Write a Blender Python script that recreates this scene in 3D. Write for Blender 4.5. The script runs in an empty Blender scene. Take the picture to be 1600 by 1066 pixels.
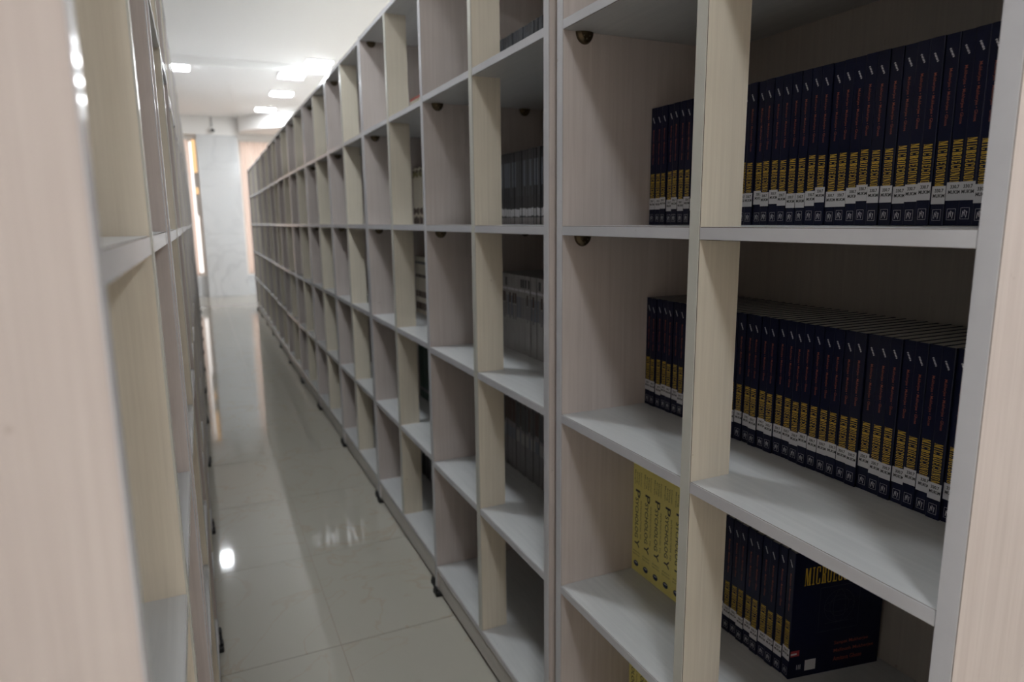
import bpy, bmesh, math, random
from mathutils import Vector, Matrix

random.seed(7)
scene = bpy.context.scene
col = scene.collection

# ------------------------------------------------------------------ camera
CAM_H = 1.40
YAW, PITCH, ROLL = math.radians(24.616), math.radians(10.132), math.radians(0.543)
cam_data = bpy.data.cameras.new('camera')
cam_data.sensor_fit = 'HORIZONTAL'
cam_data.sensor_width = 36.0
cam_data.lens = 1054.14 / 1600 * 36.0
cam_data.clip_start = 0.02
cam_data.dof.use_dof = True
cam_data.dof.focus_distance = 1.10
cam_data.dof.aperture_fstop = 4.0
cam = bpy.data.objects.new('camera', cam_data)
col.objects.link(cam)
F = Vector((math.sin(YAW) * math.cos(PITCH), math.cos(YAW) * math.cos(PITCH), -math.sin(PITCH)))
R0 = Vector((math.cos(YAW), -math.sin(YAW), 0))
D0 = -Vector((math.sin(YAW) * math.sin(PITCH), math.cos(YAW) * math.sin(PITCH), math.cos(PITCH)))
Rv = R0 * math.cos(ROLL) + D0 * math.sin(ROLL)
Dv = -R0 * math.sin(ROLL) + D0 * math.cos(ROLL)
m = Matrix.Identity(4)
for i in range(3):
    m[i][0] = Rv[i]; m[i][1] = -Dv[i]; m[i][2] = -F[i]
m[2][3] = CAM_H
cam.matrix_world = m
scene.camera = cam

# ------------------------------------------------------------------ world, exposure
world = bpy.data.worlds.new('daylight'); scene.world = world
world.use_nodes = True
bg = world.node_tree.nodes['Background']
bg.inputs['Color'].default_value = (1.0, 0.93, 0.88, 1)
bg.inputs['Strength'].default_value = 1.8
vs = scene.view_settings
vs.view_transform = 'Standard'; vs.look = 'None'; vs.exposure = 0.0; vs.gamma = 1.0
vs.use_curve_mapping = False
PANEL_GLOW = 88.0          # radiance of the ceiling panels

# ------------------------------------------------------------------ materials
def new_mat(name):
    mt = bpy.data.materials.new(name); mt.use_nodes = True
    return mt, mt.node_tree, mt.node_tree.nodes['Principled BSDF']

def plain(name, c, rough=0.5, metal=0.0, spec=0.5):
    mt, nt, b = new_mat(name)
    b.inputs['Base Color'].default_value = (*c, 1)
    b.inputs['Roughness'].default_value = rough
    b.inputs['Metallic'].default_value = metal
    b.inputs['Specular IOR Level'].default_value = spec
    return mt

def glow(name, c, s):
    mt = bpy.data.materials.new(name); mt.use_nodes = True
    nt = mt.node_tree; nt.nodes.clear()
    e = nt.nodes.new('ShaderNodeEmission'); o = nt.nodes.new('ShaderNodeOutputMaterial')
    e.inputs[0].default_value = (*c, 1); e.inputs[1].default_value = s
    nt.links.new(e.outputs[0], o.inputs[0])
    return mt

def laminate(name, c1, c2, scale, rough, bump=0.06, chips=False, spec=0.4):
    """wood-grain melamine: fine streaks along one axis, faint blotches, small scuffs"""
    mt, nt, b = new_mat(name); L = nt.links.new
    tc = nt.nodes.new('ShaderNodeTexCoord')
    oi = nt.nodes.new('ShaderNodeObjectInfo')
    add = nt.nodes.new('ShaderNodeVectorMath'); add.operation = 'ADD'
    sc = nt.nodes.new('ShaderNodeVectorMath'); sc.operation = 'SCALE'; sc.inputs[0].default_value = (7, 3, 5)
    L(oi.outputs['Random'], sc.inputs['Scale'])
    L(tc.outputs['Object'], add.inputs[0]); L(sc.outputs[0], add.inputs[1])
    mp = nt.nodes.new('ShaderNodeMapping'); mp.inputs['Scale'].default_value = scale
    L(add.outputs[0], mp.inputs['Vector'])
    n1 = nt.nodes.new('ShaderNodeTexNoise'); n1.inputs['Scale'].default_value = 1.0
    n1.inputs['Detail'].default_value = 6; n1.inputs['Roughness'].default_value = 0.65
    L(mp.outputs[0], n1.inputs['Vector'])
    n2 = nt.nodes.new('ShaderNodeTexNoise'); n2.inputs['Scale'].default_value = 5.0
    n2.inputs['Detail'].default_value = 2
    L(add.outputs[0], n2.inputs['Vector'])
    mx = nt.nodes.new('ShaderNodeMix'); mx.data_type = 'FLOAT'; mx.inputs[0].default_value = 0.35
    L(n1.outputs['Fac'], mx.inputs[2]); L(n2.outputs['Fac'], mx.inputs[3])
    rp = nt.nodes.new('ShaderNodeValToRGB')
    rp.color_ramp.elements[0].position = 0.30; rp.color_ramp.elements[0].color = (*c1, 1)
    rp.color_ramp.elements[1].position = 0.68; rp.color_ramp.elements[1].color = (*c2, 1)
    L(mx.outputs[0], rp.inputs[0])
    out = rp.outputs[0]
    # small scuff marks
    n3 = nt.nodes.new('ShaderNodeTexNoise'); n3.inputs['Scale'].default_value = 38.0
    n3.inputs['Detail'].default_value = 3
    L(add.outputs[0], n3.inputs['Vector'])
    r3 = nt.nodes.new('ShaderNodeValToRGB')
    r3.color_ramp.elements[0].position = 0.74; r3.color_ramp.elements[0].color = (0, 0, 0, 1)
    r3.color_ramp.elements[1].position = 0.78; r3.color_ramp.elements[1].color = (0.45, 0.45, 0.45, 1)
    L(n3.outputs['Fac'], r3.inputs[0])
    mc = nt.nodes.new('ShaderNodeMix'); mc.data_type = 'RGBA'
    L(r3.outputs[0], mc.inputs[0]); L(out, mc.inputs[6])
    mc.inputs[7].default_value = (c1[0] * .55, c1[1] * .48, c1[2] * .42, 1)
    L(mc.outputs[2], b.inputs['Base Color'])
    b.inputs['Roughness'].default_value = rough
    b.inputs['Specular IOR Level'].default_value = spec
    bp = nt.nodes.new('ShaderNodeBump'); bp.inputs['Strength'].default_value = bump
    bp.inputs['Distance'].default_value = 0.002
    L(n1.outputs['Fac'], bp.inputs['Height']); L(bp.outputs[0], b.inputs['Normal'])
    return mt

M = {}
M['side'] = laminate('pinkish_laminate', (0.515, 0.45, 0.42), (0.635, 0.57, 0.535), (120, 120, 3.5), 0.42)
M['divider'] = laminate('cream_laminate', (0.66, 0.595, 0.485), (0.79, 0.725, 0.60), (140, 140, 3.5), 0.42)
M['shelf'] = laminate('white_grey_laminate', (0.51, 0.515, 0.52), (0.61, 0.61, 0.605), (110, 4, 110), 0.30)
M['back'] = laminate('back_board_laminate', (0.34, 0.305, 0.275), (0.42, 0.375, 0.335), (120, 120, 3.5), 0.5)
M['plinth'] = laminate('plinth_laminate', (0.50, 0.47, 0.43), (0.60, 0.56, 0.52), (110, 4, 110), 0.4)
M['band'] = laminate('grey_edge_band', (0.545, 0.535, 0.555), (0.60, 0.59, 0.605), (14, 14, 14), 0.13, bump=0.008, spec=0.35)
M['div_band'] = laminate('cream_edge_band', (0.56, 0.55, 0.49), (0.62, 0.61, 0.545), (14, 14, 14), 0.2, bump=0.01, spec=0.5)
M['core'] = plain('chipboard_core', (0.10, 0.065, 0.045), 0.9)
M['rubber'] = plain('black_rubber', (0.012, 0.012, 0.013), 0.5)
M['bronze'] = plain('dark_bronze', (0.10, 0.075, 0.045), 0.35, 0.85)
M['bronze_hole'] = plain('bronze_pin', (0.30, 0.25, 0.18), 0.35, 0.9)
M['wall'] = plain('white_paint', (0.86, 0.84, 0.82), 0.6)
M['warm_wall'] = plain('warm_beige_paint', (0.80, 0.66, 0.57), 0.6)  # unseen front wall, tint chosen to bounce warm light on near panels
M['ceil'] = plain('ceiling_paint', (0.92, 0.915, 0.91), 0.7)
M['grout'] = plain('tile_grout', (0.34, 0.29, 0.23), 0.8)
M['panel_frame'] = plain('white_lamp_rim', (0.85, 0.85, 0.85), 0.4)
M['diffuser'] = glow('lamp_diffuser', (0.90, 0.955, 1.0), PANEL_GLOW)
M['warm_tube'] = glow('warm_strip_glow', (1.0, 0.62, 0.30), 1.25)
M['black_plastic'] = plain('black_plastic', (0.02, 0.02, 0.022), 0.3)
M['white_plastic'] = plain('white_plastic', (0.8, 0.79, 0.77), 0.35)
M['alu'] = plain('window_frame_paint', (0.8, 0.76, 0.72), 0.4)

def glass_mat():
    mt, nt, b = new_mat('window_glass')
    b.inputs['Base Color'].default_value = (1, 1, 1, 1)
    b.inputs['Roughness'].default_value = 0.0
    b.inputs['Transmission Weight'].default_value = 1.0
    b.inputs['IOR'].default_value = 1.02
    return mt
M['glass'] = glass_mat()

def curtain_mat():
    mt = bpy.data.materials.new('sheer_curtain'); mt.use_nodes = True
    nt = mt.node_tree; nt.nodes.clear(); L = nt.links.new
    o = nt.nodes.new('ShaderNodeOutputMaterial')
    d = nt.nodes.new('ShaderNodeBsdfDiffuse'); d.inputs[0].default_value = (0.85, 0.74, 0.68, 1)
    t = nt.nodes.new('ShaderNodeBsdfTranslucent'); t.inputs[0].default_value = (0.92, 0.78, 0.70, 1)
    x = nt.nodes.new('ShaderNodeMixShader'); x.inputs[0].default_value = 0.6
    L(d.outputs[0], x.inputs[1]); L(t.outputs[0], x.inputs[2]); L(x.outputs[0], o.inputs[0])
    return mt
M['curtain'] = curtain_mat()

def marble(name, base, vein, scale, rough, vpos=(0.47, 0.5, 0.53), per_object=False, amount=0.5):
    mt, nt, b = new_mat(name); L = nt.links.new
    tc = nt.nodes.new('ShaderNodeTexCoord')
    vec = tc.outputs['Object']
    if per_object:
        oi = nt.nodes.new('ShaderNodeObjectInfo')
        sc = nt.nodes.new('ShaderNodeVectorMath'); sc.operation = 'SCALE'; sc.inputs[0].default_value = (31, 17, 9)
        L(oi.outputs['Random'], sc.inputs['Scale'])
        ad = nt.nodes.new('ShaderNodeVectorMath'); ad.operation = 'ADD'
        L(vec, ad.inputs[0]); L(sc.outputs[0], ad.inputs[1]); vec = ad.outputs[0]
    n = nt.nodes.new('ShaderNodeTexNoise'); n.inputs['Scale'].default_value = scale
    n.inputs['Detail'].default_value = 7; n.inputs['Distortion'].default_value = 1.4
    L(vec, n.inputs['Vector'])
    r = nt.nodes.new('ShaderNodeValToRGB')
    e = r.color_ramp.elements
    e[0].position = vpos[0]; e[0].color = (0, 0, 0, 1)
    e[1].position = vpos[2]; e[1].color = (0, 0, 0, 1)
    k = r.color_ramp.elements.new(vpos[1]); k.color = (amount, amount, amount, 1)
    L(n.outputs['Fac'], r.inputs[0])
    n2 = nt.nodes.new('ShaderNodeTexNoise'); n2.inputs['Scale'].default_value = scale * 0.6
    L(vec, n2.inputs['Vector'])
    mu = nt.nodes.new('ShaderNodeMath'); mu.operation = 'MULTIPLY'
    L(r.outputs[0], mu.inputs[0]); L(n2.outputs['Fac'], mu.inputs[1])
    mx = nt.nodes.new('ShaderNodeMix'); mx.data_type = 'RGBA'
    L(mu.outputs[0], mx.inputs[0]); mx.inputs[6].default_value = (*base, 1); mx.inputs[7].default_value = (*vein, 1)
    L(mx.outputs[2], b.inputs['Base Color'])
    b.inputs['Roughness'].default_value = rough
    return mt
M['marble'] = marble('white_marble', (0.66, 0.665, 0.67), (0.36, 0.37, 0.39), 0.9, 0.08, vpos=(0.45, 0.5, 0.55), amount=0.45)
M['tile'] = marble('cream_vitrified_tile', (0.43, 0.405, 0.35), (0.38, 0.27, 0.15), 2.2, 0.055,
                   (0.485, 0.5, 0.515), True, 0.55)

M['navy'] = plain('navy_book_cover', (0.0065, 0.0088, 0.034), 0.30, spec=0.24)
M['pages'] = plain('page_paper', (0.56, 0.52, 0.46), 0.9)
M['yellow_ink'] = plain('yellow_print', (0.68, 0.45, 0.05), 0.5)
M['red_ink'] = plain('rust_red_print', (0.34, 0.085, 0.05), 0.5)
M['silver_ink'] = plain('silver_print', (0.62, 0.62, 0.66), 0.4)
M['paper_label'] = plain('label_paper', (0.66, 0.66, 0.69), 0.6)
M['black_ink'] = plain('black_print', (0.02, 0.02, 0.022), 0.6)
M['line_ink'] = plain('faint_line_print', (0.06, 0.06, 0.07), 0.5)
M['psy_yellow'] = plain('lemon_book_cover', (0.92, 0.82, 0.27), 0.4)
M['psy_ink'] = plain('dark_ink_print', (0.035, 0.035, 0.04), 0.5)
M['psy_olive'] = plain('olive_print', (0.20, 0.165, 0.05), 0.5)
M['logo_blue'] = plain('blue_logo_print', (0.02, 0.035, 0.10), 0.5)
M['sticker_red'] = plain('red_sticker', (0.40, 0.04, 0.05), 0.5)
M['charcoal'] = plain('charcoal_cover', (0.035, 0.037, 0.042), 0.35)
M['charcoal2'] = plain('slate_cover', (0.055, 0.06, 0.07), 0.35)
M['grey_band'] = plain('grey_spine_band', (0.33, 0.31, 0.31), 0.5)
M['pale'] = plain('pale_grey_cover', (0.36, 0.35, 0.345), 0.5)
M['pale2'] = plain('dull_grey_cover', (0.22, 0.215, 0.22), 0.5)
M['steel_band'] = plain('blue_grey_spine_band', (0.17, 0.19, 0.23), 0.5)
M['cream'] = plain('cream_cover', (0.62, 0.58, 0.48), 0.5)
M['brown'] = plain('brown_spine_band', (0.07, 0.04, 0.03), 0.5)
M['olive'] = plain('olive_spine_band', (0.20, 0.18, 0.06), 0.5)
M['green'] = plain('dark_green_cover', (0.012, 0.05, 0.035), 0.4)
M['red'] = plain('red_cover', (0.5, 0.05, 0.04), 0.45)

# ------------------------------------------------------------------ helpers
def add_box(bm, x0, x1, y0, y1, z0, z1, front_mat=None):
    v = [bm.verts.new(p) for p in ((x0, y0, z0), (x1, y0, z0), (x1, y1, z0), (x0, y1, z0),
                                   (x0, y0, z1), (x1, y0, z1), (x1, y1, z1), (x0, y1, z1))]
    fs = []
    for q in ((3, 2, 1, 0), (4, 5, 6, 7), (0, 1, 5, 4), (1, 2, 6, 5), (2, 3, 7, 6), (3, 0, 4, 7)):
        fs.append(bm.faces.new([v[i] for i in q]))
    if front_mat is not None:
        fs[5].material_index = front_mat
    return fs

def add_prism(bm, pts, z0, z1):
    """pts counter-clockwise in plan"""
    lo = [bm.verts.new((x, y, z0)) for x, y in pts]
    hi = [bm.verts.new((x, y, z1)) for x, y in pts]
    bm.faces.new(list(reversed(lo))); bm.faces.new(hi)
    n = len(pts); sides = []
    for i in range(n):
        j = (i + 1) % n
        sides.append(bm.faces.new((lo[i], lo[j], hi[j], hi[i])))
    return sides

def mesh(name, bm, *mats, bevel=0.0):
    if bevel:
        bmesh.ops.bevel(bm, geom=list(bm.edges), offset=bevel, segments=1, affect='EDGES')
    me = bpy.data.meshes.new(name)
    bmesh.ops.recalc_face_normals(bm, faces=list(bm.faces)) if not mats or True else None
    bm.to_mesh(me); bm.free()
    for mt in mats:
        me.materials.append(M[mt] if isinstance(mt, str) else mt)
    return me

def box_mesh(name, dims, mat, bevel=0.0):
    bm = bmesh.new(); add_box(bm, *dims)
    return mesh(name, bm, mat, bevel=bevel)

def put(name, me, parent=None, loc=(0, 0, 0), rz=0.0):
    o = bpy.data.objects.new(name, me); col.objects.link(o)
    o.location = loc; o.rotation_euler = (0, 0, rz)
    if parent is not None:
        o.parent = parent
    return o

def thing(name, label, cat, loc=(0, 0, 0), rz=0.0, group=None):
    o = put(name, None, None, loc, rz)
    o.empty_display_size = 0.05
    o['label'] = label; o['category'] = cat
    if group: o['group'] = group
    return o

def struct(name, me, loc=(0, 0, 0)):
    o = put(name, me, None, loc); o['kind'] = 'structure'
    return o

ORD = ['', 'first', 'second', 'third', 'fourth', 'fifth', 'sixth', 'seventh', 'eighth', 'ninth', 'tenth', 'eleventh',
       'twelfth', 'thirteenth', 'fourteenth', 'fifteenth', 'sixteenth', 'seventeenth', 'eighteenth', 'nineteenth']
def ordinal(n):
    if n < 20: return ORD[n]
    t, u = divmod(n, 10)
    tens = {2: ('twentieth', 'twenty'), 3: ('thirtieth', 'thirty'), 4: ('fortieth', 'forty')}[t]
    return tens[0] if u == 0 else tens[1] + '-' + ORD[u]

# ------------------------------------------------------------------ room
RX0, RX1, RY0, RY1 = -3.755, 4.405, -2.65, 14.40
ZC, ZTRAY = 3.348, 3.44
T = 0.68
bm = bmesh.new(); add_box(bm, RX0 - .15, RX1 + .15, RY0 - .15, RY1 + .25, -0.12, -0.0018)
floor = struct('floor', mesh('floor', bm, 'grout'))
g = 0.0012
tile_me = box_mesh('tile', (g, T - g, g, T - g, -0.0017, 0.0), 'tile')
last = RY1 - (RY0 + 24 * T + 0.0)
tile_end = box_mesh('tile_end', (g, T - g, g, RY1 - (2.11 + 17 * T) - g, -0.0017, 0.0), 'tile')
for i in range(12):
    for j in range(25):
        put('tile', tile_end if j == 24 else tile_me, floor, (RX0 + i * T, 2.11 + (j - 7) * T, 0))

H = 3.6
struct('wall_left', box_mesh('wall_left', (RX0 - .15, RX0, RY0 - .15, RY1 + .25, -.0, H), 'wall'))
struct('wall_right', box_mesh('wall_right', (RX1, RX1 + .15, RY0 - .15, RY1 + .25, -.0, H), 'wall'))
struct('wall_front', box_mesh('wall_front', (RX0, RX1, RY0 - .15, RY0, -.0, H), 'warm_wall'))
# far wall with two tall window openings
W1, W2 = (-1.9, 0.10), (0.84, 3.2)
WZ = (0.40, 2.98)
bm = bmesh.new()
for a, b_ in ((RX0, W1[0]), (W1[1], W2[0]), (W2[1], RX1)):
    add_box(bm, a, b_, RY1, RY1 + .25, 0, H)
for w in (W1, W2):
    add_box(bm, w[0], w[1], RY1, RY1 + .25, 0, WZ[0])
    add_box(bm, w[0], w[1], RY1, RY1 + .25, WZ[1], H)
struct('wall_far', mesh('wall_far', bm, 'wall'))
# ceiling: lower slab around a shallow raised tray
tx0, tx1, ty0, ty1 = RX0 + .5, RX1 - .5, RY0 + .5, 9.67
bm = bmesh.new()
add_box(bm, RX0, RX1, ty1, RY1, ZC, H)
add_box(bm, RX0, RX1, RY0, ty0, ZC, H)
add_box(bm, RX0, tx0, ty0, ty1, ZC, H)
add_box(bm, tx1, RX1, ty0, ty1, ZC, H)
add_box(bm, tx0, tx1, ty0, ty1, ZTRAY, H)
struct('ceiling', mesh('ceiling', bm, 'ceil'))
# angled bulkhead over the right hand window
bm = bmesh.new()
add_prism(bm, [(0.86, RY1), (0.86, 13.95), (2.6, 11.65), (RX1, 11.65), (RX1, RY1)], 3.09, ZC)
struct('trim_1', mesh('bulkhead', bm, 'wall'))
# beam above the pillar
struct('trim_2', box_mesh('beam', (-1.9, 0.86, 14.22, RY1, 3.03, ZC), 'wall'))
# low grey dado under the windows
struct('trim_3', box_mesh('dado', (RX0 + .001, 0.11, RY1 - .012, RY1, 0.0, 0.385), 'marble'))
struct('trim_4', box_mesh('dado', (0.83, RX1 - .001, RY1 - .012, RY1, 0.0, 0.385), 'marble'))
# marble clad pillar: four stacked slabs
pil = struct('trim_5', box_mesh('pillar_core', (0.13, 0.81, 14.256, RY1, 0.0, 3.03), 'core'))
for i, (a, b_) in enumerate(((0, 1.2), (1.2, 2.4), (2.4, 3.03))):
    put('slab', box_mesh('slab', (0.114, 0.827, 14.235, RY1 - .001, a + .0008, b_ - .0008), 'marble'), pil)
# windows
for n, w in ((1, W1), (2, W2)):
    bm = bmesh.new(); fw = 0.05; y0, y1 = RY1 + .12, RY1 + .17
    add_box(bm, w[0], w[1], y0, y1, WZ[0], WZ[0] + fw); add_box(bm, w[0], w[1], y0, y1, WZ[1] - fw, WZ[1])
    add_box(bm, w[0], w[0] + fw, y0, y1, WZ[0] + fw, WZ[1] - fw); add_box(bm, w[1] - fw, w[1], y0, y1, WZ[0] + fw, WZ[1] - fw)
    mid = (w[0] + w[1]) / 2
    add_box(bm, mid - .025, mid + .025, y0, y1, WZ[0] + fw, WZ[1] - fw)
    wo = struct('window_%d' % n, mesh('window_frame', bm, 'alu'))
    for a, b_ in ((w[0] + fw, mid - .025), (mid + .025, w[1] - fw)):
        put('pane', box_mesh('pane', (a, b_, y0 + .02, y0 + .026, WZ[0] + fw, WZ[1] - fw), 'glass'), wo)

def curtain(x0, x1, label):
    bm = bmesh.new(); n = int((x1 - x0) / 0.012); rows = 5
    grid = []
    for i in range(n + 1):
        x = x0 + (x1 - x0) * i / n
        a = 0.022 * math.sin(i * 0.85) + 0.008 * math.sin(i * 2.1 + 1)
        grid.append([bm.verts.new((x, RY1 + .065 + a * (1 + 0.2 * k), WZ[1] - .035 - (WZ[1] - WZ[0] - .05) * k / rows)) for k in range(rows + 1)])
    for i in range(n):
        for k in range(rows):
            bm.faces.new((grid[i][k], grid[i + 1][k], grid[i + 1][k + 1], grid[i][k + 1]))
    t = thing('sheer_curtain', label, 'curtain', (0, 0, 0), 0, 'sheer curtains at the far windows')
    me = mesh('curtain_fabric', bm, 'curtain')
    for p in me.polygons: p.use_smooth = True
    put('fabric', me, t)
    put('rail', box_mesh('rail', (x0 - .02, x1 + .02, RY1 + .045, RY1 + .085, WZ[1] - .035, WZ[1] - .003), 'alu'), t)
curtain(W1[0] + .05, W1[1] - .12, 'pale pink sheer curtain in the window left of the marble pillar')
curtain(W2[0] + .04, W2[1] - .05, 'pale pink sheer curtain in the window right of the marble pillar')

# warm emissive strip with a short bar below, in the reveal beside the pillar
t = thing('strip_lamp', 'glowing orange vertical light strip between left curtain and marble pillar', 'lamp', (0.05, RY1 + .03, 0))
put('housing', box_mesh('housing', (-.03, .045, 0.0, .03, 1.55, 2.97), 'alu'), t)
put('tube', box_mesh('tube', (-.022, .037, -.012, 0.0, 2.35, 2.95), 'warm_tube', bevel=.004), t)
for z in (1.95,):
    put('tube', box_mesh('tube_short', (-.015, .030, -.010, 0.0, z, z + .12), 'warm_tube', bevel=.003), t)

# ceiling light panels (surface LED squares)
S = 0.155
bm = bmesh.new(); q = S + .012
add_prism(bm, [(-q, -q), (q, -q), (q, q), (-q, q)], -.020, -0.0005)
rim_me = mesh('lamp_rim', bm, 'panel_frame')
bm = bmesh.new(); pts = []
for cx, cy, a0 in ((1, 1, 0), (-1, 1, 90), (-1, -1, 180), (1, -1, 270)):
    for k in range(4):
        a = math.radians(a0 + 30 * k); pts.append((cx * (S - .03) + .03 * math.cos(a), cy * (S - .03) + .03 * math.sin(a)))
add_prism(bm, pts, -.026, -.0201)
dif_me = mesh('lamp_diffuser', bm, 'diffuser')
def lamp(x, y, label):
    z = ZTRAY if (tx0 < x < tx1 and ty0 < y < ty1) else ZC
    t = thing('ceiling_light', label, 'ceiling light', (x, y, z), 0, 'square ceiling light panels')
    put('rim', rim_me, t); put('diffuser', dif_me, t)
lamp(-0.09, 9.86, 'small square ceiling light at the left edge beside the left shelf row')
lamp(1.60, 9.40, 'largest lit square ceiling light, nearest above the right shelf row')
lamp(1.31, 9.86, 'second lit ceiling light, just left of the largest one')
lamp(1.335, 11.25, 'third lit ceiling light, between the two pairs above the right shelf row')
lamp(1.24, 12.87, 'farthest small ceiling light, close to the angled bulkhead')
hid = 'square ceiling light outside the view, above the shelf rows nearer the camera'  # shared label; only the aisle pair is inferred from shelf shadows
for x in (-0.08, ):
    for y in (-0.9, 2.65): lamp(x, y, hid)
for y in (-1.0, 2.2, 5.3): lamp(1.6, y, hid)  # unseen lamps added to brighten the left row and its dividers
for y in (0.2, 1.4, 2.65, 4.4): lamp(-2.9, y, hid)  # added beyond the left row for more bounce on the ceiling
for y in (0.9, 2.65, 4.4, 6.2, 8.0, 9.86): lamp(3.4, y, hid)  # added behind the right row so floor bounce lifts the ceiling
for y in (7.1, 8.5, 10.4): lamp(2.45, y, hid)  # extra unseen lamps, added to brighten the far ceiling

# security camera on the beam
t = thing('security_camera', 'small white security camera with black lens on the beam above the marble pillar', 'camera', (0.395, 14.22, 3.10))
bm = bmesh.new(); bmesh.ops.create_cone(bm, cap_ends=True, segments=20, radius1=.045, radius2=.045, depth=.03, matrix=Matrix.Translation((0, -.015, 0)) @ Matrix.Rotation(math.pi / 2, 4, 'X'))
put('base', mesh('camera_base', bm, 'white_plastic'), t)
bm = bmesh.new(); bmesh.ops.create_uvsphere(bm, u_segments=20, v_segments=12, radius=.055, matrix=Matrix.Translation((0, -.06, 0)))
put('housing', mesh('camera_housing', bm, 'white_plastic'), t)
bm = bmesh.new(); bmesh.ops.create_uvsphere(bm, u_segments=16, v_segments=10, radius=.036, matrix=Matrix.Translation((.008, -.09, -.004)))
put('lens', mesh('camera_lens', bm, 'black_plastic'), t)
put('cable', box_mesh('cable', (-.005, .005, -.011, -.0005, .05, .247), 'black_plastic'), t)

# ------------------------------------------------------------------ shelf units
UW, UP, DEPTH = 0.930, 0.9503, 0.455
WP, TS = 0.0251, 0.0206
ZA, ZB, ZCs, ZD, ZE, ZTOP = 1.812, 1.387, 0.9585, 0.530, 0.116, 2.2235
LEVELS = [ZA, ZB, ZCs, ZD, ZE]
BASE = 0.020
DIV_D = 0.084
BK = 0.012                     # back board
e = 0.0009                     # joint line left beside the edge band

def panel_mesh(name, dims, mat):
    bm = bmesh.new(); add_box(bm, *dims, front_mat=1)
    return mesh(name, bm, mat, 'core')
side_me = panel_mesh('side_panel', (0, DEPTH, 0, WP, BASE, ZTOP), 'side')
side_band = box_mesh('edge_band', (-.0016, 0, e, WP - e, BASE + e, ZTOP - e), 'band')
top_me = panel_mesh('top_panel', (0.0005, DEPTH - BK, WP + .0003, UW - WP - .0003, ZTOP - TS, ZTOP - .001), 'shelf')
top_band = box_mesh('edge_band', (-.0010, 0.0005, WP + .0003, UW - WP - .0003, ZTOP - TS + e, ZTOP - .001 - e), 'band')
yd0, yd1 = UW / 2 - WP / 2, UW / 2 + WP / 2
ya, yb = WP + .0003, UW - WP - .0003
nx = DIV_D + .0004
bm = bmesh.new()
sides = add_prism(bm, [(0.0005, ya), (DEPTH - BK, ya), (DEPTH - BK, yb), (0.0005, yb), (0.0005, yd1 + .0004), (nx, yd1 + .0004), (nx, yd0 - .0004), (0.0005, yd0 - .0004)], -TS, 0)
for i in (3, 7): sides[i].material_index = 1
shelf_me = mesh('shelf', bm, 'shelf', 'core')
bands = [box_mesh('edge_band', (-.0010, 0.0005, a, b_, -TS + e, -e), 'band') for a, b_ in ((ya, yd0 - .0004), (yd1 + .0004, yb))]
bm = bmesh.new()
sides = add_prism(bm, [(0.0005, ya), (DEPTH - BK, ya), (DEPTH - BK, yb), (0.0005, yb)], -TS, 0)
sides[3].material_index = 1
bottom_me = mesh('bottom_shelf', bm, 'shelf', 'core')
bottom_band = box_mesh('edge_band', (-.0010, 0.0005, ya, yb, -TS + e, -e), 'band')
div_me = panel_mesh('divider', (0, DIV_D, yd0, yd1, ZE + .0005, ZTOP - TS - .0005), 'divider')
div_band = box_mesh('edge_band', (-.0022, 0, yd0 + .0014, yd1 - .0012, ZE + .0005, ZTOP - TS - .0005), 'div_band')
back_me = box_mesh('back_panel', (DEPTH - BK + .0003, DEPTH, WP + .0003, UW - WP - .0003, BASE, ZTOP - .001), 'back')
plinth_me = box_mesh('plinth', (0.004, 0.022, ya, yb, BASE, ZE - TS - .0003), 'plinth')
bm = bmesh.new(); add_box(bm, -.013, .040, -.022, .022, 0.0, .0195)
add_box(bm, -.012, -.0035, -.017, .017, 0.0195, .032)
foot_me = mesh('foot', bm, 'rubber', bevel=.003)
# half-moon shelf connector: rounded face hanging below the shelf, flat against the panel
def connector():
    bm = bmesh.new(); r, n = .0215, 14; rings = []
    for k in range(4):
        a = math.radians(90 * k / 3.4); rr, d = r * math.cos(a), .012 * math.sin(a)
        rings.append([bm.verts.new((rr * math.cos(math.pi + math.pi * i / n), -d, 1.15 * rr * math.sin(math.pi + math.pi * i / n))) for i in range(n + 1)])
    for k in range(3):
        for i in range(n):
            bm.faces.new((rings[k][i], rings[k][i + 1], rings[k + 1][i + 1], rings[k + 1][i]))
    bm.faces.new(list(reversed(rings[3])))
    bm.faces.new([rings[k][0] for k in range(4)] + [rings[k][n] for k in (3, 2, 1, 0)])
    bm.faces.new(rings[0])
    return mesh('connector', bm, 'bronze')
conn_me = connector()
bm = bmesh.new()
for x, z in ((-.007, -.009), (.007, -.009), (0, -.015)):
    bmesh.ops.create_icosphere(bm, subdivisions=1, radius=.0018, matrix=Matrix.Translation((x, -.0105, z)))
pin_me = mesh('pin', bm, 'bronze_hole')

def shelf_unit(loc, rz, label, group):
    t = thing('bookshelf_unit', label, 'bookshelf', loc, rz, group)
    for y in (0, UW - WP):
        s = put('side_panel', side_me, t, (0, y, 0)); put('edge_band', side_band, s)
    s = put('top_panel', top_me, t); put('edge_band', top_band, s)
    for z in LEVELS[:4]:
        s = put('shelf', shelf_me, t, (0, 0, z))
        for b_ in bands: put('edge_band', b_, s)
    s = put('bottom_shelf', bottom_me, t, (0, 0, ZE)); put('edge_band', bottom_band, s)
    s = put('divider', div_me, t); put('edge_band', div_band, s)
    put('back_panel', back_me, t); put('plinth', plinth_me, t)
    for x in (0.0, DEPTH - .05):
        for y in (.024, UW - .024): put('foot', foot_me, t, (x, y, 0))
    for z in [ZTOP] + LEVELS[:4]:
        for x, y, r in ((.051, UW - WP, 0), (.051, WP, math.pi), (.378, UW - WP, 0), (.378, WP, math.pi)):
            c = put('connector', conn_me, t, (x, y, z - TS - .0003), r); put('pin', pin_me, c)
    return t

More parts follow.
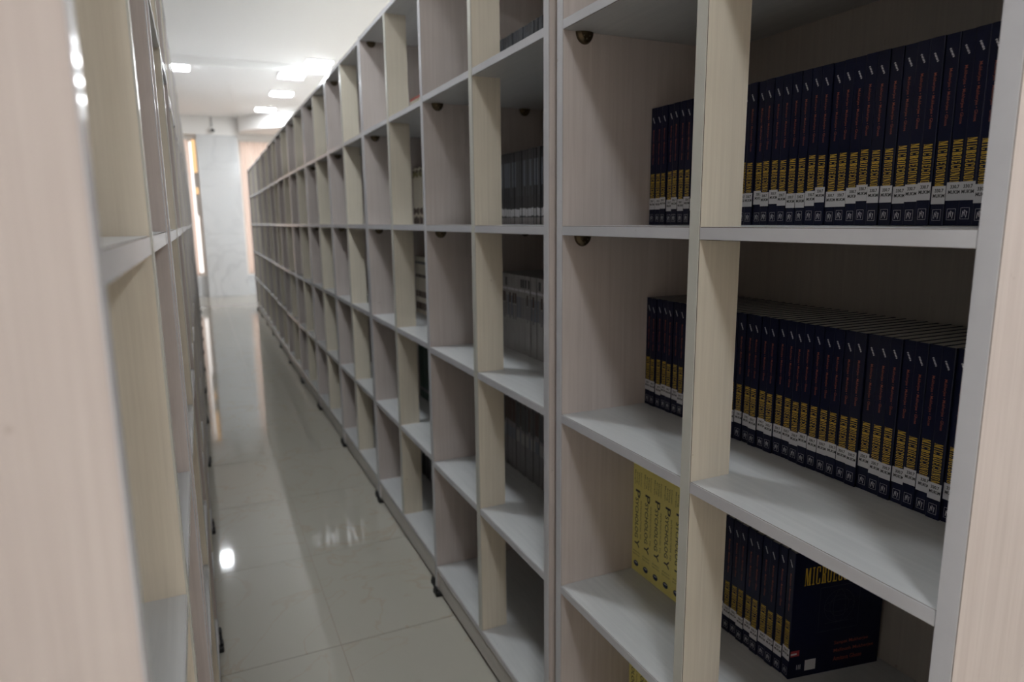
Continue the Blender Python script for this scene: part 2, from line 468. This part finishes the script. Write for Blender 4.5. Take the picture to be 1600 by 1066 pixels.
RX = 0.733
right_x = [0.728, 0.719, 0.733, 0.738, 0.741, 0.741, 0.745, 0.756, 0.770, 0.782, 0.790, 0.795]
y_start = 0.412
def which(i, n, row):
    if row == 'right':
        if i == 0: return 'nearest bookshelf unit of the right row, filled with navy textbooks'
        if i == 1: return 'second bookshelf unit of the right row, right next to the navy textbook unit'
        if i == 2: return 'third bookshelf unit of the right row, with pale and brown books'
    else:
        if i == 0: return 'nearest bookshelf unit of the left row, its blurred end panel filling the left edge'
    if i == n - 1: return 'farthest bookshelf unit of the %s row, last before the marble pillar' % row
    return 'empty white bookshelf unit, %s from the camera in the %s row' % (ordinal(i + 1), row)
for i, x in enumerate(right_x):
    shelf_unit((x, y_start + i * UP, 0), 0, which(i, len(right_x), 'right'), 'bookshelf units in the right row')
left_x = [-.0485, -.046, -.050, -.053, -.050, -.055, -.053, -.057, -.055, -.059, -.060, -.062]
for i, x in enumerate(left_x):
    shelf_unit((x, 0.396 + i * 0.955 + UW, 0), math.pi, which(i, len(left_x), 'left'), 'bookshelf units in the left row')

# ------------------------------------------------------------------ printed lettering
def text_mesh(name, body, mat, width, height, mode='down', bold=0.0, center=(0, 0)):
    """flat lettering scaled to width x height; mode 'down' runs down a spine, 'across' runs across a spine,
    'cover' runs across the front cover. Coordinates local to the book."""
    cu = bpy.data.curves.new(name, 'FONT'); cu.body = body; cu.size = 1.0
    cu.align_x = 'CENTER'; cu.align_y = 'CENTER'; cu.resolution_u = 2; cu.offset = bold
    ob = bpy.data.objects.new(name, cu); col.objects.link(ob)
    bpy.context.view_layer.update()
    me = bpy.data.meshes.new_from_object(ob.evaluated_get(bpy.context.evaluated_depsgraph_get()))
    bpy.data.objects.remove(ob); bpy.data.curves.remove(cu)
    xs = [v.co.x for v in me.vertices]; ys = [v.co.y for v in me.vertices]
    cx, cy = (min(xs) + max(xs)) / 2, (min(ys) + max(ys)) / 2
    sx, sy = width / (max(xs) - min(xs)), height / (max(ys) - min(ys))
    for v in me.vertices:
        u, w = (v.co.x - cx) * sx, (v.co.y - cy) * sy
        if mode == 'down': v.co = (0, center[0] - w, center[1] - u)
        elif mode == 'across': v.co = (0, center[0] - u, center[1] + w)
        else: v.co = (center[0] + u, 0, center[1] + w)
    me.name = name; me.materials.clear(); me.materials.append(M[mat])
    return me

# condensed slab-serif capitals for the textbook title, drawn as polygons in a unit cell
def bar(x0, x1, y0, y1): return [(x0, y0), (x1, y0), (x1, y1), (x0, y1)]
GLYPH = {
    'I': (.62, [bar(.30, .70, 0, 1), bar(.08, .92, 0, .07), bar(.08, .92, .93, 1)]),
    'E': (1.0, [bar(.16, .44, 0, 1), bar(.02, .94, 0, .07), bar(.02, .94, .93, 1), bar(.44, .74, .46, .54), bar(.70, .78, .36, .64),
                bar(.82, .94, .07, .26), bar(.82, .94, .74, .93)]),
    'C': (1.0, [bar(.06, .34, .07, .93), bar(.20, .86, .93, 1), bar(.20, .86, 0, .07), bar(.70, .95, .68, .95), bar(.70, .95, .05, .32)]),
    'O': (1.0, [bar(.04, .32, .07, .93), bar(.68, .96, .07, .93), bar(.18, .82, .93, 1), bar(.18, .82, 0, .07)]),
    'R': (1.05, [bar(.14, .46, 0, 1), bar(.02, .58, 0, .07), bar(.02, .76, .93, 1), bar(.62, .92, .55, .93), bar(.46, .78, .48, .55),
                 [(.66, 0), (1.0, 0), (.84, .48), (.54, .48)]]),
    'N': (1.1, [bar(.10, .20, 0, 1), bar(.80, .90, 0, 1), [(.62, 0), (.90, 0), (.38, 1), (.08, 1)], bar(0, .30, 0, .07), bar(.70, 1.0, .93, 1)]),
    'M': (1.35, [bar(.07, .15, 0, 1), bar(.70, .93, 0, 1), [(.42, 0), (.54, 0), (.34, 1), (.08, 1)], [(.42, 0), (.54, 0), (.80, 1), (.70, 1)],
                 bar(0, .22, 0, .07), bar(.62, 1.0, 0, .07)]),
    'S': (.95, [bar(.20, .85, .93, 1), bar(.15, .80, 0, .07), bar(.06, .36, .58, .95), bar(.64, .94, .05, .42), bar(.76, .90, .74, .95),
                bar(.10, .24, .05, .26), [(.64, .30), (.94, .40), (.36, .70), (.06, .60)]]),
}
def title_mesh(name, body, mat, width, height, mode, center):
    total = sum(GLYPH[c][0] for c in body) + .22 * (len(body) - 1)
    k = width / total; x = -total / 2
    bm = bmesh.new()
    for c in body:
        w, polys = GLYPH[c]
        for p in polys:
            pts = [((x + u * w) * k, (v - .5) * height) for u, v in p]
            if mode == 'down': co = [(0, center[0] - v, center[1] - u) for u, v in pts]
            else: co = [(center[0] + u, 0, center[1] + v) for u, v in pts]
            bm.faces.new([bm.verts.new(q) for q in co])
        x += w + .22
    me = bpy.data.meshes.new(name); bm.to_mesh(me); bm.free(); me.materials.append(M[mat])
    return me

def poly_mesh(name, polys, mat):
    """flat polygons in (y, z) facing the aisle (-x)"""
    bm = bmesh.new()
    for p in polys: bm.faces.new([bm.verts.new((0, y, z)) for y, z in p])
    me = bpy.data.meshes.new(name)
    for f in bm.faces:
        f.normal_update()
        if f.normal.x > 0: f.normal_flip()
    bm.to_mesh(me); bm.free(); me.materials.append(M[mat]); return me

def book_meshes(name, thick, height, depth, cover_mat, page_in=.0012):
    bm = bmesh.new(); h = thick / 2 - .00015; c = .0005
    add_prism(bm, [(0.0006, -h), (depth, -h), (depth, -h + c), (c + .0006, -h + c), (c + .0006, h - c), (depth, h - c), (depth, h), (0.0006, h), (0, h - .0012), (0, -h + .0012)], 0, height)
    cov = mesh(name + '_cover', bm, cover_mat)
    pg = box_mesh(name + '_pages', (c + .0007, depth - .0015, -h + c + .0001, h - c - .0001, .0004, height - page_in), 'pages')
    return cov, pg

# ---- navy textbook
BT, BH, BD, BX = 0.0203, 0.2585, 0.205, 0.957
nav_cov, nav_pg = book_meshes('textbook', BT, BH, BD, 'navy')
nav_title = title_mesh('title', 'MICROECONOMICS', 'yellow_ink', .0760, .0128, 'down', (0, .1155 - .0380))
nav_auth = text_mesh('author_line', 'Mukherjee \u2022 Mukherjee \u2022 Ghose', 'red_ink', .076, .0058, 'down', .004, (0.0, .174))
lab_me = box_mesh('call_number_label', (-.0003, 0.0, -.0099, .0099, -.0125, .0125), 'paper_label')
lab_t1 = text_mesh('call_number', '330.7', 'black_ink', .0125, .0050, 'across', .03, (-.0008, .0062))
lab_t2 = text_mesh('call_number_author', 'MUK\\M', 'black_ink', .0165, .0050, 'across', .03, (-.0008, -.0010))
def rect_outline(cy, cz, w, h, t):
    return [[(cy - w, cz - h), (cy + w, cz - h), (cy + w, cz - h + t), (cy - w, cz - h + t)],
            [(cy - w, cz + h - t), (cy + w, cz + h - t), (cy + w, cz + h), (cy - w, cz + h)],
            [(cy - w, cz - h + t), (cy - w + t, cz - h + t), (cy - w + t, cz + h - t), (cy - w, cz + h - t)],
            [(cy + w - t, cz - h + t), (cy + w, cz - h + t), (cy + w, cz + h - t), (cy + w - t, cz + h - t)]]
emb = rect_outline(0, .0155, .0060, .0078, .0004)
# three slanted figures inside the box (y grows to the left in the view)
for y, z0, z1, s in ((.0030, .0105, .0190, .0004), (.0006, .0125, .0205, -.0002), (-.0022, .0100, .0185, .0006)):
    emb.append([(y - .0005 + s, z0), (y + .0005 + s, z0), (y + .0005 - s, z1), (y - .0005 - s, z1)])
emb.append([(.0022, .0165), (.0030, .0190), (.0002, .0150), (.0002, .0135)])
emb.append([(-.0006, .0190), (-.0002, .0205), (-.0028, .0165), (-.0026, .0150)])
emb_me = poly_mesh('emblem', emb, 'silver_ink')
orn = []
for k in range(3):
    y, z = .0022 - k * .0020, .2365 - k * .0042
    orn.append([(y + .0024, z + .0010), (y + .0006, z + .0028), (y - .0016, z + .0014), (y - .0002, z + .0002)])
    orn.append([(y - .0024, z - .0006), (y - .0004, z - .0024), (y + .0012, z - .0012), (y - .0002, z + .0001)])
orn_me = poly_mesh('ornament', orn, 'silver_ink')

def textbook(y, z, label, group, dx=0.0, rz=0.0, x=BX):
    t = thing('textbook', label, 'book', (x + dx, y, z), rz, group)
    put('cover', nav_cov, t); put('page_block', nav_pg, t)
    j = random.uniform(-.002, .002)
    put('title', nav_title, t, (-.0002, 0, j)); put('author_line', nav_auth, t, (-.0002, 0, j))
    put('ornament', orn_me, t, (-.0002, 0, j)); put('emblem', emb_me, t, (-.0002, 0, random.uniform(-.0012, .0012)))
    dz = random.choice((0, 0, 0, .0035, -.0045, -.002, .0015))
    l = put('call_number_label', lab_me, t, (0, random.uniform(-.0002, .0002), .0470 + dz))
    ty = random.choice((0, 0, -.001, -.0022, .0004))
    put('call_number', lab_t1, l, (-.00045, ty, 0)); put('call_number', lab_t2, l, (-.00045, ty * .6, 0))
    return t

y_far = y_start + UW - WP - .0010     # inner face of the far side panel of the nearest unit
def navy_row(z, n, row, gname):
    left = right = 0
    for k in range(n):
        y = y_far - BT * (k + .5)
        if y > 1.165:
            left += 1
            lb = 'navy textbook, %s from the far side panel, %s' % (ordinal(left), row)
        elif y > 1.02:
            lb = 'navy textbook hidden behind the divider board, %s' % row
        else:
            right += 1
            lb = 'navy textbook, %s to the right of the divider, %s' % (ordinal(right), row)
        textbook(y, z + .0002, lb, gname, random.uniform(-.0022, .0022))
navy_row(ZB, 43, 'upper navy row', 'navy textbooks in the upper row')
navy_row(ZCs, 43, 'middle navy row', 'navy textbooks in the middle row')
# lowest navy row: ends with a book whose front cover faces the viewer
y0 = 0.8445
for k in range(1, 12):
    vis = 12 - k
    lb = 'navy textbook, %s left of the book showing its front cover, lowest navy row' % ordinal(k)
    textbook(y0 + BT * k, ZD + .0002, lb, 'navy textbooks in the lowest row', random.uniform(-.002, .002))
fb = textbook(y0 - .0005, ZD + .0002, 'navy textbook at the row end with its front cover facing the viewer', 'navy textbooks in the lowest row', 0, math.radians(-10))
yf = -BT / 2 - .0001
def on_cover(name, me): return put(name, me, fb, (0, yf, 0))
on_cover('cover_title', title_mesh('cover_title', 'MICROECONOMICS', 'yellow_ink', .170, .036, 'cover', (.108, .208)))
for i, (s, w) in enumerate((('Sampat Mukherjee', .078), ('Mallinath Mukherjee', .092), ('Amitava Ghose', .066))):
    on_cover('author_name', text_mesh('author_name', s, 'red_ink', w, .0095, 'cover', .01, (.100 + w / 2, .058 - i * .0165)))
bm = bmesh.new()
def arc(cx, cz, rx, rz_, n=28, w=.0006):
    ps = []
    for i in range(n):
        a = 2 * math.pi * i / n
        ps.append((cx + rx * math.cos(a), cz + rz_ * math.sin(a), cx + (rx - w) * math.cos(a), cz + (rz_ - w) * math.sin(a)))
    for i in range(n):
        a, b_ = ps[i], ps[(i + 1) % n]
        bm.faces.new([bm.verts.new((x, 0, z)) for x, z in ((a[0], a[1]), (a[2], a[3]), (b_[2], b_[3]), (b_[0], b_[1]))])
for r in (.034, .022): arc(.105, .138, r, r)
arc(.105, .138, .034, .013); arc(.105, .138, .014, .034)
for x0, x1, z0, z1 in ((.060, .150, .088, .0888), (.060, .150, .180, .1808), (.060, .0606, .088, .180), (.150, .1506, .088, .180), (.075, .14, .104, .1046)):
    bm.faces.new([bm.verts.new((x, 0, z)) for x, z in ((x0, z0), (x1, z0), (x1, z1), (x0, z1))])
on_cover('globe_drawing', mesh('globe_drawing', bm, 'line_ink'))
put('sticker', box_mesh('sticker', (.036, .060, -.0003, 0, .012, .034), 'paper_label'), fb, (0, yf, 0))
put('sticker', box_mesh('sticker_red', (.003, .022, -.0003, 0, .046, .058), 'sticker_red'), fb, (0, yf, 0))
put('sticker_stripe', box_mesh('sticker_stripe', (.003, .016, -.0002, 0, .0495, .0530), 'paper_label'), fb, (0, yf - .0004, 0))
put('emblem', text_mesh('cover_emblem', 'III', 'silver_ink', .009, .010, 'cover', .0, (.022, .022)), fb, (0, yf - .0001, 0))

# ---- lemon yellow psychology books
PT, PH, PX = 0.0393, 0.282, 0.930
psy_cov, psy_pg = book_meshes('psychology', PT, PH, 0.225, 'psy_yellow')
psy_p = text_mesh('title_P', 'P', 'psy_ink', .020, .0185, 'down', .01, (-.0015, .2060))
psy_m = text_mesh('title_middle', 'SYCHOLOG', 'psy_ink', .104, .0125, 'down', .008, (.0015, .1425))
psy_y = text_mesh('title_Y', 'Y', 'psy_ink', .022, .0185, 'down', .01, (-.0015, .0765))
psy_i = text_mesh('subtitle', 'INTRODUCTION  TO', 'psy_olive', .100, .0048, 'down', .006, (-.0150, .1420))
psy_a = [text_mesh('author_line', s, 'psy_olive', w, .0050, 'down', .008, (y, .2465))
         for s, w, y in (('Morgan', .036, .011), ('King', .030, .003), ('Weisz', .033, -.005), ('Schopler', .036, -.013))]
psy_e = [text_mesh('edition_line', s, 'psy_olive', .027, .0035, 'across', .002, (0, z)) for s, z in (('SEVENTH', .0530), ('EDITION', .0455))]
n = 16
ell = [(.0095 * math.cos(2 * math.pi * i / n), .0220 + .0072 * math.sin(2 * math.pi * i / n)) for i in range(n)]
psy_l = poly_mesh('publisher_logo', [ell], 'logo_blue')
psy_l2 = poly_mesh('logo_highlight', [[(.0062 * math.cos(a), .0245 + .0016 * math.sin(a)) for a in [2 * math.pi * i / 12 for i in range(12)]]], 'silver_ink')  # silver oval printed on the logo
def psych(y, z, label, group):
    t = thing('psychology_book', label, 'book', (PX, y, z), 0, group)
    put('cover', psy_cov, t); put('page_block', psy_pg, t)
    o = (-.0002, 0, 0)
    for me in (psy_p, psy_m, psy_y): put('title', me, t, o)
    put('subtitle', psy_i, t, o)
    for me in psy_a: put('author_line', me, t, o)
    for me in psy_e: put('edition_line', me, t, o)
    l = put('publisher_logo', psy_l, t, o); put('logo_highlight', psy_l2, l, (-.0001, 0, 0))
for k in range(5):
    psych(y_far - PT * (k + .5), ZD + .0002, 'yellow psychology book, %s from the far side panel under the middle navy row' % ordinal(k + 1), 'yellow psychology books on the fourth shelf')
for k in range(5):
    psych(y_far - PT * (k + .5), ZE + .0002, 'yellow psychology book on the bottom shelf, only its top showing at the lower edge', 'yellow psychology books on the bottom shelf')

# ---- thin journals in the second unit, thicker books in the third
def banded(name, thick, height, depth, cover, bands_):
    cov, pg = book_meshes(name, thick, height, depth, cover)
    h = thick / 2 - .0012
    bs = [(nm, box_mesh(name + '_' + nm, (-.0003, 0, -h, h, z0, z1), mt)) for nm, z0, z1, mt in bands_]
    return cov, pg, bs
def banded_book(kind, proto, x, y, z, label, group, name='journal', jit=.0):
    t = thing(name, label, 'book', (x + random.uniform(-.002, .002), y, z), 0, group)
    cov, pg, bs = proto
    put('cover', cov, t); put('page_block', pg, t)
    for nm, me in bs:
        put(nm, me, t, (0, 0, random.uniform(-jit, jit) if nm == 'label' else 0))
u2 = y_start + UP; u3 = y_start + 2 * UP
JT = 0.0148
jA = [banded('charcoal_journal', JT, .172, .20, 'charcoal', [('spine_stripe', .02, .15, 'charcoal2')]),
      banded('slate_journal', JT, .172, .20, 'charcoal2', [('spine_stripe', .03, .10, 'charcoal')]),
      banded('dark_journal', JT, .172, .20, 'charcoal', [])]
jB = [banded('charcoal_volume', JT, .232, .20, 'charcoal', [('spine_band', .0, .022, 'grey_band'), ('label', .026, .050, 'paper_label'), ('spine_stripe', .09, .20, 'charcoal2')]),
      banded('slate_volume', JT, .232, .20, 'charcoal', [('spine_band', .0, .022, 'grey_band'), ('label', .026, .050, 'paper_label'), ('spine_stripe', .12, .20, 'steel_band')])]
jC = [banded('pale_volume', JT, .262, .20, 'pale', [('spine_band', .208, .216, 'paper_label'), ('spine_stripe', .222, .250, 'charcoal'), ('lower_band', .12, .19, 'pale2')]),
      banded('pale_plain_volume', JT, .262, .20, 'pale', [('spine_band', .208, .216, 'paper_label'), ('spine_stripe', .222, .250, 'grey_band'), ('lower_band', .12, .19, 'steel_band')]),
      banded('brown_stripe_volume', JT, .262, .20, 'pale', [('spine_band', .208, .216, 'paper_label'), ('spine_stripe', .165, .200, 'brown'), ('lower_band', .11, .16, 'pale2')])]
jD = [banded('dull_volume', JT, .262, .20, 'pale2', [('spine_band', .11, .15, 'steel_band'), ('spine_stripe', .17, .25, 'brown')]),
      banded('dull_stripe_volume', JT, .262, .20, 'pale2', [('spine_band', .11, .15, 'pale'), ('spine_stripe', .16, .25, 'charcoal2')])]
for z, protos, lb, gname, jit in (
        (ZA, jA, 'thin dark journal on the top shelf beside the nearest unit', 'dark journals on the second unit\'s top shelf', 0),
        (ZB, jB, 'thin charcoal volume with white label at eye level in the second unit', 'labelled charcoal volumes at eye level', .003),
        (ZCs, jC, 'thin pale grey volume with black stripes in the second unit', 'pale striped volumes in the second unit', 0),
        (ZD, jD, 'thin dull grey volume below the pale striped ones in the second unit', 'dull grey volumes in the second unit', 0)):
    y = u2 + UW - WP - .05
    while y > u2 + .42:
        banded_book('journal', random.choice(protos), BX, y, z + .0002, lb, gname, 'journal', jit)
        y -= JT
KT = 0.031
kA = [banded('white_hardback', KT, .150, .20, 'cream', [('spine_band', .140, .149, 'red')])]
kB = [banded('cream_hardback', KT, .255, .20, 'cream', [('lower_band', .0, .030, 'brown'), ('spine_band', .045, .075, 'brown'), ('spine_stripe', .215, .235, 'olive'), ('spine_cap', .236, .250, 'brown')]),
      banded('cream_tall_hardback', KT, .262, .20, 'cream', [('lower_band', .0, .036, 'brown'), ('spine_band', .052, .070, 'brown'), ('spine_stripe', .222, .245, 'olive')])]
kC = [banded('cream_banded_hardback', KT, .275, .20, 'cream', [('lower_band', .020, .055, 'brown'), ('spine_band', .080, .110, 'brown'), ('spine_stripe', .175, .190, 'brown'), ('spine_cap', .240, .252, 'charcoal2')])]
kD = [banded('green_hardback', KT, .30, .20, 'green', [('spine_band', .04, .055, 'pale2')])]
kE = [banded('black_hardback', KT, .28, .20, 'charcoal', [('spine_band', .15, .165, 'pale2')])]
for z, protos, nm, gname in ((ZA, kA, 'white book with a red top edge', 'white books on the third unit\'s top shelf'),
                             (ZB, kB, 'cream book with brown bands', 'cream books at eye level in the third unit'),
                             (ZCs, kC, 'cream book with low dark brown spine bands', 'cream books below eye level in the third unit'),
                             (ZD, kD, 'dark green book', 'dark green books in the third unit'),
                             (ZE, kE, 'black book on the bottom shelf', 'black books in the third unit')):
    for k in range(8):
        banded_book('book', protos[k % len(protos)], BX, u3 + UW - WP - .002 - KT * (k + .5), z + .0002,
                    nm + ' in the third unit of the right row', gname, 'hardback_book')
